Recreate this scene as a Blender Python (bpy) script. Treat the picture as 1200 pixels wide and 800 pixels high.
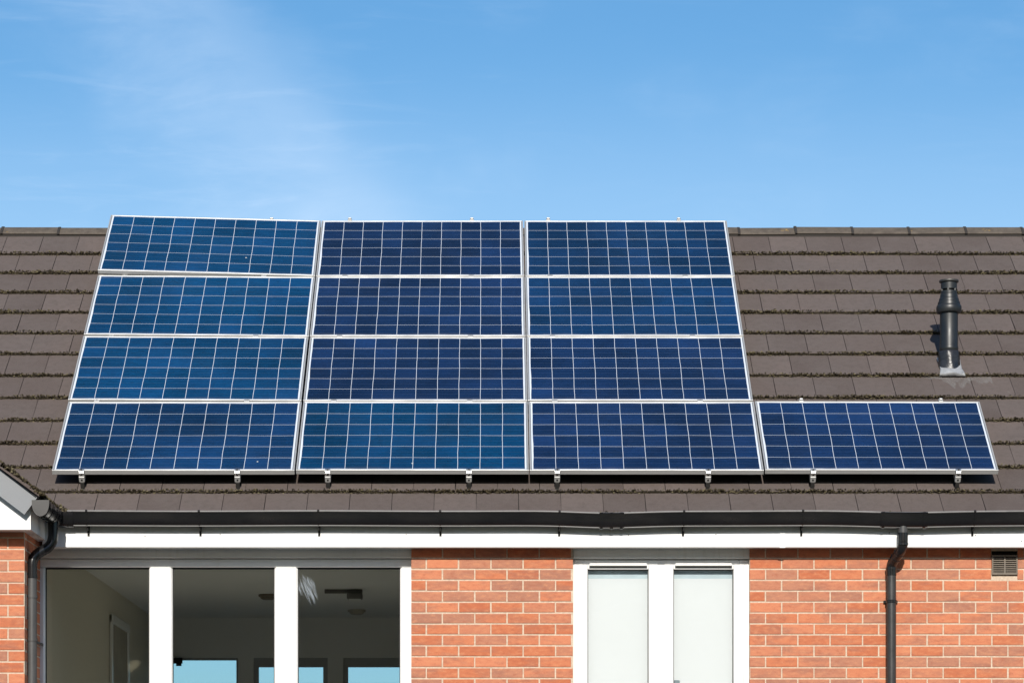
import bpy, math, random
import numpy as np
from mathutils import Vector, Matrix, Euler
R = math.radians
random.seed(7)
rng = np.random.default_rng(11)
scene = bpy.context.scene
for o in list(bpy.data.objects): bpy.data.objects.remove(o)
COL = scene.collection

# ------------------------------------------------------------------ camera, sky, sun, exposure
ZC = 1.6                                   # eye height above the lawn
F, CX, CY = 3330.0, 575.0, 1000.0          # focal length and principal point, in 1200 px photo units
cam_d = bpy.data.cameras.new('camera'); cam = bpy.data.objects.new('camera', cam_d); COL.objects.link(cam)
cam.location = (0, 0, ZC); cam.rotation_euler = (R(90), 0, 0)
cam_d.sensor_width = 36; cam_d.lens = F/1200*36
cam_d.shift_x = (600-CX)/1200; cam_d.shift_y = (CY-400)/1200
cam_d.clip_start = .1; cam_d.clip_end = 20000
scene.camera = cam
SUN_E, SUN_A = 27.0, -0.8                   # elevation; azimuth to the right of straight behind the camera
L = Vector((math.sin(R(SUN_A))*math.cos(R(SUN_E)), -math.cos(R(SUN_A))*math.cos(R(SUN_E)), math.sin(R(SUN_E))))
sd = bpy.data.lights.new('sun', 'SUN'); sd.energy = 4.2; sd.angle = R(.53); sd.color = (1, .95, .87)
sun = bpy.data.objects.new('sun', sd); COL.objects.link(sun)
sun.rotation_euler = L.to_track_quat('Z', 'Y').to_euler(); sun.location = L*60

w = bpy.data.worlds.new('World'); scene.world = w; w.use_nodes = True
nt = w.node_tree; nt.nodes.clear()
def wn(t, **k):
    n = nt.nodes.new(t)
    for a, b in k.items(): setattr(n, a, b)
    return n
def wl(a, b): nt.links.new(a, b)
def wm(op, a, b=None, c=None, clamp=False):
    n = wn('ShaderNodeMath', operation=op, use_clamp=clamp)
    for i, v in enumerate((a, b, c)):
        if v is None: continue
        if isinstance(v, (int, float)): n.inputs[i].default_value = v
        else: wl(v, n.inputs[i])
    return n.outputs[0]
def wsmooth(v, a, b):
    n = wn('ShaderNodeMapRange', interpolation_type='SMOOTHERSTEP', clamp=True)
    wl(v, n.inputs[0]); n.inputs[1].default_value = a; n.inputs[2].default_value = b
    return n.outputs[0]
sky = wn('ShaderNodeTexSky', sky_type='NISHITA', sun_disc=False, sun_elevation=R(SUN_E), sun_rotation=R(180-SUN_A),
         altitude=50, air_density=1.0, dust_density=.9, ozone_density=2.2)
tc = wn('ShaderNodeTexCoord'); sep = wn('ShaderNodeSeparateXYZ'); wl(tc.outputs['Generated'], sep.inputs[0])
yy = wm('MAXIMUM', wm('ABSOLUTE', sep.outputs[1]), .05)
u = wm('DIVIDE', sep.outputs[0], yy); v = wm('DIVIDE', sep.outputs[2], yy)
comb = wn('ShaderNodeCombineXYZ'); wl(u, comb.inputs[0]); wl(v, comb.inputs[1])
# thin cirrus: a drifting streak, feathered on its left, crisper on its right
mp = wn('ShaderNodeMapping'); wl(comb.outputs[0], mp.inputs[0]); mp.inputs['Rotation'].default_value = (0, 0, R(38))
mp.inputs['Scale'].default_value = (9, 26, 1)
n1 = wn('ShaderNodeTexNoise'); wl(mp.outputs[0], n1.inputs['Vector']); n1.inputs['Scale'].default_value = 1.6
n1.inputs['Detail'].default_value = 7; n1.inputs['Roughness'].default_value = .62; n1.inputs['Distortion'].default_value = .5
n2 = wn('ShaderNodeTexNoise'); wl(comb.outputs[0], n2.inputs['Vector']); n2.inputs['Scale'].default_value = 16
n2.inputs['Detail'].default_value = 4
# signed distance to the right of the streak's axis
dr = wm('ADD', wm('MULTIPLY', wm('ADD', u, .1036), .746), wm('MULTIPLY', wm('SUBTRACT', v, .300), .666))
dr = wm('ADD', dr, wm('MULTIPLY', wm('ADD', wm('SUBTRACT', n1.outputs[0], .5), wm('MULTIPLY', wm('SUBTRACT', n2.outputs[0], .5), 1.2)), .034))
edge = wm('SUBTRACT', 1, wsmooth(dr, -.012, .028))
tail = wsmooth(dr, -.070, -.004)
streak = wm('MULTIPLY', wm('MULTIPLY', edge, tail), wm('ADD', .05, wm('MULTIPLY', n1.outputs[0], 1.7)))
veil = wm('MULTIPLY', wsmooth(n2.outputs[0], .42, .8), wsmooth(n1.outputs[0], .35, .75))
north = wsmooth(sep.outputs[1], .0, .5)
haze = wm('MULTIPLY', north, wm('ADD', .05, wm('MULTIPLY', wm('SUBTRACT', 1, wsmooth(v, .20, .30)), .17)))
n3 = wn('ShaderNodeTexNoise'); mp3 = wn('ShaderNodeMapping'); wl(comb.outputs[0], mp3.inputs[0]); mp3.inputs['Rotation'].default_value = (0, 0, R(-14)); mp3.inputs['Scale'].default_value = (10, 60, 1)
wl(mp3.outputs[0], n3.inputs['Vector']); n3.inputs['Scale'].default_value = 1.5; n3.inputs['Detail'].default_value = 8; n3.inputs['Roughness'].default_value = .6; n3.inputs['Distortion'].default_value = 1.0
wisp = wm('MULTIPLY', wsmooth(n3.outputs[0], .48, .78), wm('ADD', .25, wm('MULTIPLY', wm('SUBTRACT', 1, wsmooth(u, -.09, .06)), .75)))
cloud = wm('ADD', wm('ADD', wm('MULTIPLY', streak, .19), wm('MULTIPLY', wisp, .075)), wm('ADD', haze, wm('MULTIPLY', veil, .10)), clamp=True)
hs = wn('ShaderNodeHueSaturation'); hs.inputs['Saturation'].default_value = 1.36; hs.inputs['Hue'].default_value = .498; wl(sky.outputs[0], hs.inputs['Color'])
mixc = wn('ShaderNodeMixRGB'); wl(cloud, mixc.inputs[0]); wl(hs.outputs[0], mixc.inputs[1]); mixc.inputs[2].default_value = (6.3, 7.5, 9.0, 1)
bg = wn('ShaderNodeBackground'); wl(mixc.outputs[0], bg.inputs[0]); bg.inputs[1].default_value = .108
wo = wn('ShaderNodeOutputWorld'); wl(bg.outputs[0], wo.inputs[0])
vs = scene.view_settings; vs.view_transform = 'Standard'; vs.look = 'None'; vs.exposure = 0.26; vs.gamma = 1; vs.use_curve_mapping = False

# ------------------------------------------------------------------ helpers
def P(px, py, Y): return Vector(((px-CX)*Y/F, Y, ZC+(CY-py)*Y/F))
def PX(px, Y): return (px-CX)*Y/F
def PZ(py, Y): return ZC+(CY-py)*Y/F

class Nodes:
    """small wrapper for building node materials"""
    def __init__(s, name):
        s.m = bpy.data.materials.new(name); s.m.use_nodes = True; s.t = s.m.node_tree
        s.b = s.t.nodes['Principled BSDF']
    def n(s, t, **k):
        x = s.t.nodes.new(t)
        for a, b in k.items(): setattr(x, a, b)
        return x
    def l(s, a, b): s.t.links.new(a, b)
    def put(s, sock, v):
        if isinstance(v, (int, float)): sock.default_value = v
        elif isinstance(v, (tuple, list)): sock.default_value = tuple(v)+((1,) if len(v) == 3 and sock.type == 'RGBA' else ())
        else: s.l(v, sock)
    def math(s, op, a, b=0.0, clamp=False):
        x = s.n('ShaderNodeMath', operation=op, use_clamp=clamp); s.put(x.inputs[0], a); s.put(x.inputs[1], b); return x.outputs[0]
    def mix(s, f, a, b, mode='MIX'):
        x = s.n('ShaderNodeMixRGB', blend_type=mode); s.put(x.inputs[0], f); s.put(x.inputs[1], a); s.put(x.inputs[2], b); return x.outputs[0]
    def rng(s, v, a, b, c=0., d=1.):
        x = s.n('ShaderNodeMapRange', clamp=True); s.put(x.inputs[0], v)
        for i, q in enumerate((a, b, c, d)): x.inputs[i+1].default_value = q
        return x.outputs[0]
    def pos(s, scale=(1, 1, 1), obj=False):
        src = s.n('ShaderNodeTexCoord').outputs['Object'] if obj else s.n('ShaderNodeNewGeometry').outputs['Position']
        m = s.n('ShaderNodeMapping'); s.l(src, m.inputs[0]); m.inputs['Scale'].default_value = scale; return m.outputs[0]
    def noise(s, scale, detail=4, rough=.55, vec=None, stretch=(1, 1, 1), obj=False):
        x = s.n('ShaderNodeTexNoise'); x.inputs['Scale'].default_value = scale; x.inputs['Detail'].default_value = detail
        x.inputs['Roughness'].default_value = rough; s.l(vec if vec else s.pos(stretch, obj), x.inputs['Vector']); return x.outputs[0]
    def ramp(s, v, stops):
        x = s.n('ShaderNodeValToRGB'); s.put(x.inputs[0], v); e = x.color_ramp.elements
        while len(e) < len(stops): e.new(.5)
        for i, (p, c) in enumerate(stops): e[i].position = p; e[i].color = tuple(c)+(1,)
        return x.outputs[0]
    def island(s): return s.n('ShaderNodeNewGeometry').outputs['Random Per Island']
    def bump(s, h, strength=.3, dist=.01):
        x = s.n('ShaderNodeBump'); x.inputs['Strength'].default_value = strength; x.inputs['Distance'].default_value = dist
        s.l(h, x.inputs['Height']); s.l(x.outputs[0], s.b.inputs['Normal'])
    def out(s, color=None, rough=None, metal=None, spec=None):
        if color is not None: s.put(s.b.inputs['Base Color'], color)
        if rough is not None: s.put(s.b.inputs['Roughness'], rough)
        if metal is not None: s.put(s.b.inputs['Metallic'], metal)
        if spec is not None: s.put(s.b.inputs['Specular IOR Level'], spec)
        return s.m

M = {}
def mat_simple(name, c, rough=.5, metal=0., var=.15, scale=9, bump=0., spec=.5, fine=120):
    q = Nodes(name)
    nz = q.noise(scale, 5); nf = q.noise(fine, 2)
    k = q.math('ADD', q.math('MULTIPLY', nz, .7), q.math('MULTIPLY', nf, .3))
    col = q.mix(q.rng(k, .3, .7), tuple(x*(1-var) for x in c), tuple(min(1, x*(1+var)) for x in c))
    if bump: q.bump(nf, bump, .003)
    M[name] = q.out(col, q.rng(nz, .3, .7, max(.02, rough-.07), rough+.07), metal, spec)
    return M[name]

# concrete roof tile
q = Nodes('roof_tile'); isl = q.island()
base = q.ramp(isl, [(0, (.072, .055, .049)), (.5, (.096, .074, .066)), (1, (.122, .096, .086))])
big = q.noise(2.2, 5, .6); fine = q.noise(160, 3, .7); mid = q.noise(22, 4, .65)
c = q.mix(q.rng(big, .35, .7), base, (.10, .082, .075)); c = q.mix(q.math('MULTIPLY', q.rng(mid, .45, .75), .5), c, (.055, .044, .036))
c = q.mix(q.math('MULTIPLY', q.rng(fine, .35, .75), .45), c, (.16, .13, .115))
lich = q.noise(14, 6, .75); c = q.mix(q.math('MULTIPLY', q.rng(lich, .66, .74), .5), c, (.20, .185, .15))
q.bump(fine, .5, .004); M['roof_tile'] = q.out(c, .85, 0, .25)
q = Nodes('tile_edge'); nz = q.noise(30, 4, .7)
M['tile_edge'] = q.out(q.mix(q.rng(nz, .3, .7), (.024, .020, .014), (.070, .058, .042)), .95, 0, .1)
# moss
q = Nodes('moss'); isl = q.island()
c = q.ramp(isl, [(0, (.014, .011, .008)), (.34, (.042, .034, .022)), (.62, (.090, .073, .046)), (.86, (.155, .130, .078)), (1, (.24, .205, .115))])
c = q.mix(q.rng(q.noise(3.0, 3), .52, .70), c, q.mix(1.0, c, (.55, .50, .42), 'MULTIPLY'))
nf = q.noise(260, 2); q.bump(nf, .8, .006); M['moss'] = q.out(q.mix(q.math('MULTIPLY', nf, .5), c, (.03, .025, .014)), .95, 0, .1)
# brick and mortar
q = Nodes('brick'); isl = q.island()
c = q.ramp(isl, [(0, (.45, .138, .066)), (.28, (.51, .172, .084)), (.50, (.55, .205, .110)), (.68, (.47, .182, .104)), (.86, (.43, .19, .118)), (1, (.37, .17, .112))])
n1_ = q.noise(20, 6, .7, stretch=(1, 1, 2.2)); n2_ = q.noise(180, 3, .7); n3_ = q.noise(7, 4, .6, stretch=(.6, .6, 2.2))
c = q.mix(q.rng(n3_, .47, .68, 0, .7), c, (.31, .145, .10)); c = q.mix(q.rng(n1_, .50, .70, 0, .6), c, (.60, .265, .135)); c = q.mix(q.rng(n1_, .34, .46, .55, 0), c, (.34, .11, .062))
c = q.mix(q.rng(n2_, .55, .8, 0, .5), c, (.22, .065, .04)); q.bump(n2_, .45, .004); M['brick'] = q.out(c, .9, 0, .2)
q = Nodes('mortar'); nz = q.noise(60, 4, .7); nb = q.noise(2, 3)
M['mortar'] = q.out(q.mix(q.rng(nz, .3, .7), (.44, .335, .245), q.mix(nb, (.58, .46, .345), (.68, .56, .44))), .95, 0, .1)
# white plastic with faint weather streaks
q = Nodes('white_plastic'); st = q.noise(9, 5, .6, stretch=(3, 1, .25)); d = q.noise(2.3, 4)
M['white_plastic'] = q.out(q.mix(q.math('MULTIPLY', q.rng(st, .5, .78), q.rng(d, .4, .7)), (.80, .80, .785), (.66, .64, .58)), .35, 0, .4)
q = Nodes('black_plastic'); nz = q.noise(7, 5, .6, stretch=(.4, 1, 1)); nf = q.noise(90, 3)
M['black_plastic'] = q.out(q.mix(q.rng(nz, .4, .72), (.008, .008, .009), (.016, .015, .015)), .23, 0, .5)
mat_simple('pipe_plastic', (.034, .032, .031), .42, 0, .2, 10)
mat_simple('gutter_rim', (.16, .155, .15), .4, 0, .3, 14)  # paler than the gutter: dust, and the lip's gloss highlight put into the colour
mat_simple('flue_plastic', (.013, .0145, .0155), .43, 0, .25, 8)
mat_simple('grey_plastic', (.06, .059, .058), .5, 0, .15, 10)
mat_simple('barge_grey', (.20, .208, .218), .6, 0, .06, 6)
mat_simple('lead', (.33, .335, .34), .5, .1, .30, 18, .3)
mat_simple('dark_lead', (.024, .024, .026), .27, .1, .4, 16, .5)
mat_simple('aluminium', (.42, .42, .41), .42, .35, .06, 5)
mat_simple('clamp_metal', (.62, .62, .60), .33, .8, .10, 30)
mat_simple('track_metal', (.13, .125, .12), .5)
mat_simple('dark_steel', (.06, .058, .055), .5, .6, .3, 30)
mat_simple('deck', (.02, .018, .016), .9)
q = Nodes('ridge_tile'); nz = q.noise(16, 5, .65); nf = q.noise(130, 3, .7); sp_ = q.noise(9, 4, .6); isl = q.island()
c = q.mix(q.rng(nz, .3, .7), (.070, .058, .047), (.135, .112, .088)); c = q.mix(q.math('MULTIPLY', isl, .35), c, (.085, .072, .064))
c = q.mix(q.rng(sp_, .66, .70, 0, .85), c, (.30, .19, .055)); q.bump(nf, .5, .004); M['ridge_tile'] = q.out(c, .88, 0, .2)
mat_simple('ridge_mortar', (.028, .024, .021), .95, 0, .3, 60)
mat_simple('room_cream', (.80, .75, .63), .9, 0, .03, 2)
mat_simple('room_white', (.76, .76, .745), .9, 0, .03, 2)
mat_simple('room_floor', (.54, .53, .51), .8, 0, .2, 5)
mat_simple('blind_fabric', (.735, .755, .785), .9, 0, .015, 1.2)
mat_simple('gasket', (.02, .02, .021), .6)
mat_simple('vent_brown', (.17, .142, .11), .6, 0, .25, 40)
mat_simple('dark_gap', (.01, .01, .01), .9)
mat_simple('reflection_grey', (.50, .60, .66), .5)
mat_simple('handle_grey', (.20, .25, .28), .4, .3)
mat_simple('back_frame', (.40, .40, .41), .5, 0, .05)
mat_simple('render_wall', (.45, .42, .36), .9)
def glass(name, tint, refl):
    q = Nodes(name); t = q.t; t.nodes.remove(q.b)
    tr = q.n('ShaderNodeBsdfTransparent'); tr.inputs[0].default_value = tint+(1,)
    gl = q.n('ShaderNodeBsdfGlossy'); gl.inputs['Roughness'].default_value = .02
    fr = q.n('ShaderNodeFresnel'); fr.inputs['IOR'].default_value = refl
    mx = q.n('ShaderNodeMixShader'); q.l(fr.outputs[0], mx.inputs[0]); q.l(tr.outputs[0], mx.inputs[1]); q.l(gl.outputs[0], mx.inputs[2])
    q.l(mx.outputs[0], t.nodes['Material Output'].inputs[0]); M[name] = q.m
glass('window_glass', (.92, .93, .91), 1.42)
glass('clear_glass', (.72, .88, 1.0), 1.45)
# solar cells: ten by six blue polycrystalline cells under glass
PW, PH = 1.665, .992
FR = .010; MX, MY = .016, .010
q = Nodes('solar_cells')
tcn = q.n('ShaderNodeTexCoord').outputs['Object']; sp = q.n('ShaderNodeSeparateXYZ'); q.l(tcn, sp.inputs[0])
cw = (PW-2*FR-2*MX)/10; chh = (PH-2*FR-2*MY)/6
oi = q.n('ShaderNodeObjectInfo')
wob = q.math('MULTIPLY', q.math('SUBTRACT', q.noise(3.2, 2, .5, obj=True), .5), .012)
gx = q.math('DIVIDE', q.math('ADD', q.math('ADD', sp.outputs[0], wob), PW/2-FR-MX), cw)
gy = q.math('DIVIDE', q.math('ADD', q.math('ADD', sp.outputs[1], wob), -FR-MY), chh)
ix, iy = q.math('FLOOR', gx), q.math('FLOOR', gy)
def edge_d(g): return q.math('ABSOLUTE', q.math('SUBTRACT', q.math('FRACT', g), .5))
inx = q.math('MULTIPLY', q.math('GREATER_THAN', gx, 0.), q.math('LESS_THAN', gx, 10.))
iny = q.math('MULTIPLY', q.math('GREATER_THAN', gy, 0.), q.math('LESS_THAN', gy, 6.))
cell = q.math('MULTIPLY', q.math('LESS_THAN', edge_d(gx), .5-.0015/cw), q.math('LESS_THAN', edge_d(gy), .5-.0014/chh))
cell = q.math('MULTIPLY', cell, q.math('MULTIPLY', inx, iny))
cv = q.n('ShaderNodeCombineXYZ'); q.l(ix, cv.inputs[0]); q.l(iy, cv.inputs[1]); q.l(q.math('MULTIPLY', oi.outputs['Random'], 97.), cv.inputs[2])
wnz = q.n('ShaderNodeTexWhiteNoise', noise_dimensions='3D'); q.l(cv.outputs[0], wnz.inputs['Vector'])
offl = q.n('ShaderNodeVectorMath', operation='ADD'); q.l(tcn, offl.inputs[0])
ofc = q.n('ShaderNodeCombineXYZ'); q.l(q.math('MULTIPLY', oi.outputs['Random'], 53.), ofc.inputs[2]); q.l(ofc.outputs[0], offl.inputs[1])
offv = q.n('ShaderNodeVectorMath', operation='ADD'); q.l(tcn, offv.inputs[0])
sc = q.n('ShaderNodeVectorMath', operation='SCALE'); q.l(wnz.outputs['Color'], sc.inputs[0]); sc.inputs['Scale'].default_value = 9.
q.l(sc.outputs[0], offv.inputs[1])
mpc = q.n('ShaderNodeMapping'); q.l(offv.outputs[0], mpc.inputs[0]); mpc.inputs['Scale'].default_value = (1, 5.5, 1)
stre = q.noise(16, 4, .6, vec=mpc.outputs[0])
vor = q.n('ShaderNodeTexVoronoi'); q.l(offv.outputs[0], vor.inputs['Vector']); vor.inputs['Scale'].default_value = 95
vs_ = q.n('ShaderNodeSeparateColor'); q.l(vor.outputs['Color'], vs_.inputs[0])
br = q.math('ADD', q.math('MULTIPLY', wnz.outputs['Value'], .38), q.math('ADD', q.math('MULTIPLY', stre, .75), q.math('MULTIPLY', vs_.outputs[0], .16)))
br = q.rng(br, .25, 1.05, .50, 1.55)
low = q.noise(1.3, 3, .5, vec=offl.outputs[0])  # soft patches of sky reflection painted into the cell brightness
br = q.math('MULTIPLY', br, q.rng(low, .3, .7, .72, 1.35))
hue = q.mix(q.math('MULTIPLY', wnz.outputs['Value'], .35), oi.outputs['Color'], (.0044, .019, .070))
cc = q.n('ShaderNodeVectorMath', operation='SCALE'); q.l(hue, cc.inputs[0]); q.l(br, cc.inputs['Scale'])
fb = q.math('ABSOLUTE', q.math('SUBTRACT', q.math('FRACT', q.math('MULTIPLY', q.math('FRACT', gy), 3.)), .5))
bus = q.math('MULTIPLY', q.math('LESS_THAN', fb, .018), .30)
c2 = q.mix(bus, cc.outputs[0], (.10, .13, .19))
lx = q.math('GREATER_THAN', q.math('ABSOLUTE', sp.outputs[0]), PW/2-FR-.0055)
ly = q.math('GREATER_THAN', q.math('ABSOLUTE', q.math('SUBTRACT', sp.outputs[1], PH/2)), PH/2-FR-.004)
sheet = q.mix(q.math('MAXIMUM', lx, ly), (.62, .66, .71), (.16, .165, .17))
col = q.mix(cell, sheet, c2)
film = q.noise(2.0, 5, .65, vec=offl.outputs[0]); lowedge = q.rng(sp.outputs[1], .012, .06, .14, 0.)
col = q.mix(q.math('ADD', q.math('MULTIPLY', q.rng(film, .45, .75), .018), q.math('MULTIPLY', lowedge, q.rng(film, .35, .6))), col, (.20, .19, .165))
spk = q.n('ShaderNodeTexVoronoi'); q.l(offl.outputs[0], spk.inputs['Vector']); spk.inputs['Scale'].default_value = 7
spc = q.n('ShaderNodeSeparateColor'); q.l(spk.outputs['Color'], spc.inputs[0])
col = q.mix(q.math('MULTIPLY', q.math('LESS_THAN', spk.outputs['Distance'], .055), q.math('GREATER_THAN', spc.outputs[0], .975)), col, (.5, .5, .46))
dust = q.noise(4, 5, .6, obj=True)
M['solar_cells'] = q.out(col, q.rng(dust, .3, .7, .10, .20), 0, .5)
# ground
q = Nodes('lawn'); nz = q.noise(.6, 5); nf = q.noise(40, 3)
M['lawn'] = q.out(q.mix(q.rng(nz, .35, .65), q.mix(nf, (.035, .06, .016), (.07, .10, .03)), (.09, .10, .04)), .95, 0, .1)
q = Nodes('paving'); nz = q.noise(3, 5)
M['paving'] = q.out(q.mix(nz, (.075, .070, .072), (.115, .107, .107)), .9, 0, .2)

class MB:
    def __init__(s): s.v = []; s.f = []; s.m = []; s.sm = []
    def add(s, vs, fs, m=0, smooth=False):
        b = len(s.v); s.v.extend([tuple(x) for x in vs]); s.f.extend([tuple(b+i for i in f) for f in fs]); s.m.extend([m]*len(fs)); s.sm.extend([smooth]*len(fs))
    def box(s, x0, x1, y0, y1, z0, z1, m=0, bev=0.):
        if bev <= 0:
            vs = [(x, y, z) for x in (x0, x1) for y in (y0, y1) for z in (z0, z1)]
            s.add(vs, [(0, 1, 3, 2), (4, 6, 7, 5), (0, 4, 5, 1), (2, 3, 7, 6), (0, 2, 6, 4), (1, 5, 7, 3)], m); return
        # chamfered box: three quads per corner
        b = min(bev, (x1-x0)*.45, (y1-y0)*.45, (z1-z0)*.45); vs = []; idx = {}
        X, Y, Z = (x0, x1), (y0, y1), (z0, z1)
        for i in (0, 1):
            for j in (0, 1):
                for k in (0, 1):
                    sx, sy, sz = (1, -1)[i]*b, (1, -1)[j]*b, (1, -1)[k]*b
                    idx[i, j, k, 0] = len(vs); vs.append((X[i], Y[j]+sy, Z[k]+sz))
                    idx[i, j, k, 1] = len(vs); vs.append((X[i]+sx, Y[j], Z[k]+sz))
                    idx[i, j, k, 2] = len(vs); vs.append((X[i]+sx, Y[j]+sy, Z[k]))
        g = lambda *a: idx[a]
        fs = []
        for i in (0, 1): fs.append([g(i, 0, 0, 0), g(i, 1, 0, 0), g(i, 1, 1, 0), g(i, 0, 1, 0)])
        for j in (0, 1): fs.append([g(0, j, 0, 1), g(1, j, 0, 1), g(1, j, 1, 1), g(0, j, 1, 1)])
        for k in (0, 1): fs.append([g(0, 0, k, 2), g(1, 0, k, 2), g(1, 1, k, 2), g(0, 1, k, 2)])
        for i in (0, 1):
            for j in (0, 1): fs.append([g(i, j, 0, 0), g(i, j, 1, 0), g(i, j, 1, 1), g(i, j, 0, 1)])
            for k in (0, 1): fs.append([g(i, 0, k, 0), g(i, 1, k, 0), g(i, 1, k, 2), g(i, 0, k, 2)])
        for j in (0, 1):
            for k in (0, 1): fs.append([g(0, j, k, 1), g(1, j, k, 1), g(1, j, k, 2), g(0, j, k, 2)])
        for i in (0, 1):
            for j in (0, 1):
                for k in (0, 1): fs.append([g(i, j, k, 0), g(i, j, k, 1), g(i, j, k, 2)])
        c = Vector(((x0+x1)/2, (y0+y1)/2, (z0+z1)/2)); out = []
        for f in fs:
            p = [Vector(vs[q_]) for q_ in f]; nrm = (p[1]-p[0]).cross(p[2]-p[0]); ctr = sum(p, Vector())/len(p)
            out.append(f if nrm.dot(ctr-c) > 0 else f[::-1])
        s.add(vs, out, m)
    def prism(s, poly, a, b, fn, m=0):
        """poly of 2-D points extruded from a to b; fn(p, q, t) -> 3-D"""
        n = len(poly); vs = [fn(p, q_, a) for p, q_ in poly]+[fn(p, q_, b) for p, q_ in poly]
        fs = [tuple(range(n)), tuple(range(2*n-1, n-1, -1))]+[(i, i+n, (i+1) % n+n, (i+1) % n) for i in range(n)]
        s.add(vs, fs, m)
    def sweep(s, pts, prof, m=0, up=Vector((0, 0, 1)), smooth=True, caps=True, closed=True):
        """profile of (side, up) pairs carried along the points with mitred corners"""
        pts = [Vector(p) for p in pts]; n = len(pts); k = 0; rings = []
        for i, p in enumerate(pts):
            d0 = (p-pts[i-1]).normalized() if i else None; d1 = (pts[i+1]-p).normalized() if i < n-1 else None
            d = ((d0 or d1)+(d1 or d0)).normalized()
            sc_ = 1/max(.5, d.dot(d1 or d0))
            side = d.cross(up).normalized(); u_ = side.cross(d).normalized()
            pc = prof(i) if callable(prof) else prof; k = len(pc)
            rings.append([p+side*a*(sc_ if abs(side.dot(up)) < .9 else 1)+u_*b for a, b in pc])
        vs = [x for r in rings for x in r]; fs = []
        for i in range(n-1):
            for j in range(k if closed else k-1): fs.append((i*k+j, i*k+(j+1) % k, (i+1)*k+(j+1) % k, (i+1)*k+j))
        s.add(vs, fs, m, smooth)
        if caps: s.add(rings[0], [tuple(range(k-1, -1, -1))], m); s.add(rings[-1], [tuple(range(k))], m)
    def tube(s, pts, r, m=0, seg=20, up=None, caps=True):
        pts = [Vector(p) for p in pts]
        if up is None:
            d = (pts[-1]-pts[0]).normalized(); up = Vector((0, 1, 0)) if abs(d.y) < .8 else Vector((1, 0, 0))
        rr = r if hasattr(r, '__len__') else [r]*len(pts)
        s.sweep(pts, lambda i: [(rr[i]*math.cos(2*math.pi*j/seg), rr[i]*math.sin(2*math.pi*j/seg)) for j in range(seg)], m, up, True, caps)
    def lathe(s, c, prof, m=0, seg=32, smooth=True):
        n = len(prof); vs = []; fs = []
        for r_, z in prof:
            for j in range(seg): a = 2*math.pi*j/seg; vs.append((c[0]+r_*math.cos(a), c[1]+r_*math.sin(a), c[2]+z))
        for i in range(n-1):
            for j in range(seg): fs.append((i*seg+j, i*seg+(j+1) % seg, (i+1)*seg+(j+1) % seg, (i+1)*seg+j))
        s.add(vs, fs, m, smooth); s.add(vs[:seg], [tuple(range(seg-1, -1, -1))], m); s.add(vs[-seg:], [tuple(range(seg))], m)
    def build(s, name, mats, parent=None, local=False, fix=True):
        """links ONE mesh object; verts are world coordinates unless local"""
        A = np.array(s.v, dtype=float)
        if local: org = Vector((0, 0, 0)); loc = org
        else:
            lo, hi = A.min(0), A.max(0); org = Vector(((lo[0]+hi[0])/2, (lo[1]+hi[1])/2, lo[2]))
            A = A-np.array(org); loc = org-(WORG[parent.name] if parent else Vector())
        me = bpy.data.meshes.new(name); me.from_pydata(A.tolist(), [], s.f)
        mats = mats if isinstance(mats, (list, tuple)) else [mats]
        for m in mats: me.materials.append(M[m])
        me.polygons.foreach_set('material_index', s.m); me.polygons.foreach_set('use_smooth', s.sm); me.update()
        if fix:
            import bmesh
            bm = bmesh.new(); bm.from_mesh(me); bmesh.ops.recalc_face_normals(bm, faces=bm.faces); bm.to_mesh(me); bm.free()
        if any(s.sm): me.set_sharp_from_angle(angle=R(38))
        o = bpy.data.objects.new(name, me); COL.objects.link(o); o.location = loc
        if parent: o.parent = parent
        WORG[o.name] = org
        return o
WORG = {}
def empty(name, loc, parent=None):
    o = bpy.data.objects.new(name, None); COL.objects.link(o); o.empty_display_size = .2; WORG[o.name] = Vector(loc)
    o.location = Vector(loc)-(WORG[parent.name] if parent else Vector())
    if parent: o.parent = parent
    return o
def tag(o, label=None, cat=None, group=None, kind=None):
    if label: o['label'] = label
    if cat: o['category'] = cat
    if group: o['group'] = group
    if kind: o['kind'] = kind
    return o

# ------------------------------------------------------------------ roof geometry shared by tiles, panels, rails, flue
PITCH = R(38); SU = Vector((0, math.cos(PITCH), math.sin(PITCH))); SN = Vector((0, -math.sin(PITCH), math.cos(PITCH)))
PB = P(575, 550.5, 20.2)                    # foot of the panel plane
OFF = .165                                  # panels stand this far off the tiles
r0 = PB-SN*OFF
kk = (CY-608)/F                             # first tile edge, behind the gutter's rim
s_e = ((r0.z-ZC)-kk*r0.y)/(SU.z-kk*SU.y)
EAVE = r0-SU*s_e; EAVE.x = 0                # point of the roof plane at the eaves
G = .3425                                   # tile gauge
def roof(x, s_, n=0.): return EAVE+SU*s_+SN*n+Vector((x, 0, 0))
YW = 20.09                                  # face of the front wall
YF = 19.945                                 # face of the fascia
YB = 26.8                                   # rear wall
FLOOR = ZC-.15

# ------------------------------------------------------------------ ground
mb = MB()
xs = [-4000, -300, -40, -15, 0, 15, 40, 300, 4000]
ys = [-4000, -300, -40, 0, 6, 9, 11, 13, 15, 17, 30, 34, 40, 300, 6000]
def gz(y): t = min(1, max(0, (y-7)/8)); t2 = min(1, max(0, (y-29)/12)); return (t*t*(3-2*t)-t2*t2*(3-2*t2))*(FLOOR-.15)
mb.add([(x, y, gz(y)) for y in ys for x in xs], [(j*9+i, j*9+i+1, (j+1)*9+i+1, (j+1)*9+i) for j in range(len(ys)-1) for i in range(8)], 0, True)
tag(mb.build('lawn', 'lawn'), kind='structure')
mb = MB(); mb.box(-9, 9, 15.1, YW-.012, FLOOR-.22, FLOOR-.12); tag(mb.build('terrace_path', 'paving'), kind='structure')

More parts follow.
